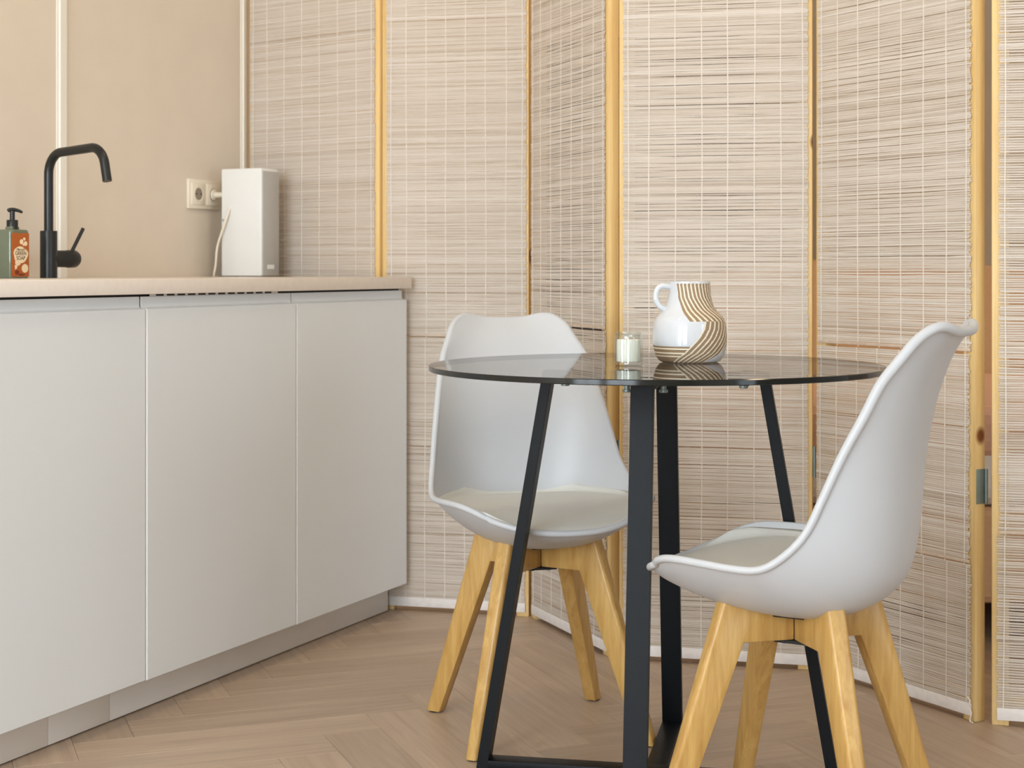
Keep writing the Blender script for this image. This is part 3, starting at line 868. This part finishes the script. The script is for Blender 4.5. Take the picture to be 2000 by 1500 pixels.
rings = []
for r, y in jp:
    z = (1350 - y) * JX
    ring = []
    for k in range(n):
        ph = 2 * math.pi * k / n           # angle, camera side at -Y
        th = math.atan2(math.cos(ph), -math.sin(ph))
        rr = r * JX - (0.0005 if jug_clay(th, y) == 1 else 0)
        ring.append(bm.verts.new((rr * math.cos(ph), rr * math.sin(ph), max(0.0008, z))))
    rings.append(ring)
for i in range(len(rings) - 1):
    ym = (jp[i][1] + jp[i + 1][1]) / 2
    for k in range(n):
        f = bm.faces.new((rings[i][k], rings[i][(k + 1) % n], rings[i + 1][(k + 1) % n], rings[i + 1][k]))
        ph = 2 * math.pi * (k + .5) / n; th = math.atan2(math.cos(ph), -math.sin(ph))
        f.material_index = jug_clay(th, ym)
bm.faces.new(list(reversed(rings[0]))).material_index = 1
# lip and inside
top = rings[-1]; ztop = (1350 - 175) * JX
prev = top
for r, z in ((300, ztop + .0012), (285, ztop + .0012), (278, ztop - .001), (280, ztop - .04), (440, ztop - .08), (430, .012)):
    ring = [bm.verts.new((r * JX * math.cos(2 * math.pi * k / n), r * JX * math.sin(2 * math.pi * k / n), z)) for k in range(n)]
    for k in range(n): bm.faces.new((prev[k], prev[(k + 1) % n], ring[(k + 1) % n], ring[k]))
    prev = ring
bm.faces.new(prev)
mesh_obj('jug_body', bm, None, jg, True, ['glaze', 'clay', 'slip'])
bm = bmesh.new()
hpts = [(470, 250), (400, 238), (330, 235), (268, 275), (238, 360), (242, 445), (285, 520), (345, 560), (430, 585)]
add_tube(bm, catmull([((x - 736) * JX, -0.004, (1350 - y) * JX) for x, y in hpts], 40), 0.0056, 16)
mesh_obj('handle', bm, 'glaze', jg, True)
for k in range(4):
    a = math.radians(-118 + 90 * k)
    bm = bmesh.new(); add_lathe(bm, [(0.0036, 0), (0.0045, 0.0006), (0.004, 0.0022)], 14, center=(0.044 * math.cos(a), 0.044 * math.sin(a), 0)); mesh_obj('foot_pad', bm, 'white_plastic', jg)

cd = thing('candle_jar', (0.212, 2.935, TZ), 0, 'small glass jar with a white candle beside the jug', 'candle')
bm = bmesh.new(); n = 120
def ribbed(r, z, amp):
    return [bm.verts.new(((r + amp * math.cos(20 * 2 * math.pi * k / n)) * math.cos(2 * math.pi * k / n), (r + amp * math.cos(20 * 2 * math.pi * k / n)) * math.sin(2 * math.pi * k / n), z)) for k in range(n)]
lv = [(0.0215, 0.0004, 0), (0.0232, 0.0015, 0), (0.0235, 0.004, 0), (0.0232, 0.0055, 0.0001), (0.0232, 0.008, 0.0006), (0.0232, 0.040, 0.0006), (0.0228, 0.0435, 0.0002), (0.0222, 0.0455, 0), (0.0222, 0.052, 0), (0.0230, 0.0535, 0), (0.0226, 0.0548, 0), (0.0212, 0.0545, 0), (0.0208, 0.046, 0), (0.0212, 0.043, 0), (0.0212, 0.0065, 0)]
rg = [ribbed(*l) for l in lv]
for a, b in zip(rg, rg[1:]):
    for k in range(n): bm.faces.new((a[k], a[(k + 1) % n], b[(k + 1) % n], b[k]))
bm.faces.new(list(reversed(rg[0]))); bm.faces.new(rg[-1])
mesh_obj('glass_jar', bm, 'jar', cd, True)
cd.scale = (1.09, 1.09, 1.12)
bm = bmesh.new(); add_lathe(bm, [(0.0190, 0.0070), (0.0198, 0.0078), (0.0198, 0.0420), (0.0190, 0.0428)], 48); auto_smooth(mesh_obj('wax', bm, 'wax', cd))
bm = bmesh.new(); add_lathe(bm, [(0.0007, 0.0420), (0.0007, 0.047)], 8); mesh_obj('wick', bm, 'wax', cd)

# ------------------------------------------------------------------ things dimly seen through the screen
bd = thing('bed', (1.27, 4.88, 0), math.radians(-3), 'bed with a rounded tan headboard glimpsed through the bamboo screen', 'bed')
bm = bmesh.new(); add_box(bm, -0.75, 0.75, -0.85, 1.05, 0.10, 0.34, 0.02); mesh_obj('bed_base', bm, 'fabric_tan', bd)
bm = bmesh.new(); add_box(bm, -0.74, 0.74, -0.84, 1.04, 0.34, 0.54, 0.05, 3); mesh_obj('mattress', bm, 'fabric_white', bd)
bm = bmesh.new(); add_box(bm, -0.78, 0.78, -0.86, 0.45, 0.46, 0.60, 0.05, 3); mesh_obj('blanket', bm, 'fabric_pink', bd)
bm = bmesh.new(); pts = []
for k in range(25):
    a = math.pi * k / 24; pts.append((0.80 * math.cos(a), 0.74 + 0.24 * math.sin(a) ** .7))
pts = [(0.80, 0.0)] + pts + [(-0.80, 0.0)]
L = [bm.verts.new((x, 1.06, z)) for x, z in pts]; R = [bm.verts.new((x, 1.16, z)) for x, z in pts]
bm.faces.new(L); bm.faces.new(list(reversed(R)))
for k in range(len(pts)): bm.faces.new((L[k], R[k], R[(k + 1) % len(pts)], L[(k + 1) % len(pts)]))
bmesh.ops.recalc_face_normals(bm, faces=bm.faces[:]); mesh_obj('headboard', bm, 'fabric_tan', bd)
for x in (-.65, .65):
    for y in (-.75, .95):
        box('leg', x - .03, x + .03, y - .03, y + .03, 0, .10, 'chair_wood', bd)
wr = thing('wardrobe', K(2.3, -0.1, 0), TH - math.pi / 2, 'dark grey upright cabinet dimly visible through the screen', 'wardrobe')
box('body', -0.38, 0.38, -0.20, 0.20, 0.0, 1.86, 'dark_grey', wr, 0.004)
for s in (-1, 1):
    dr = box('door', min(s * .004, s * .376), max(s * .004, s * .376), -0.218, -0.201, 0.05, 1.84, 'dark_grey', wr, 0.002)
    box('knob', s * .03 - .008, s * .03 + .008, -0.236, -0.217, 0.9, 0.93, 'zinc', dr, 0.002)
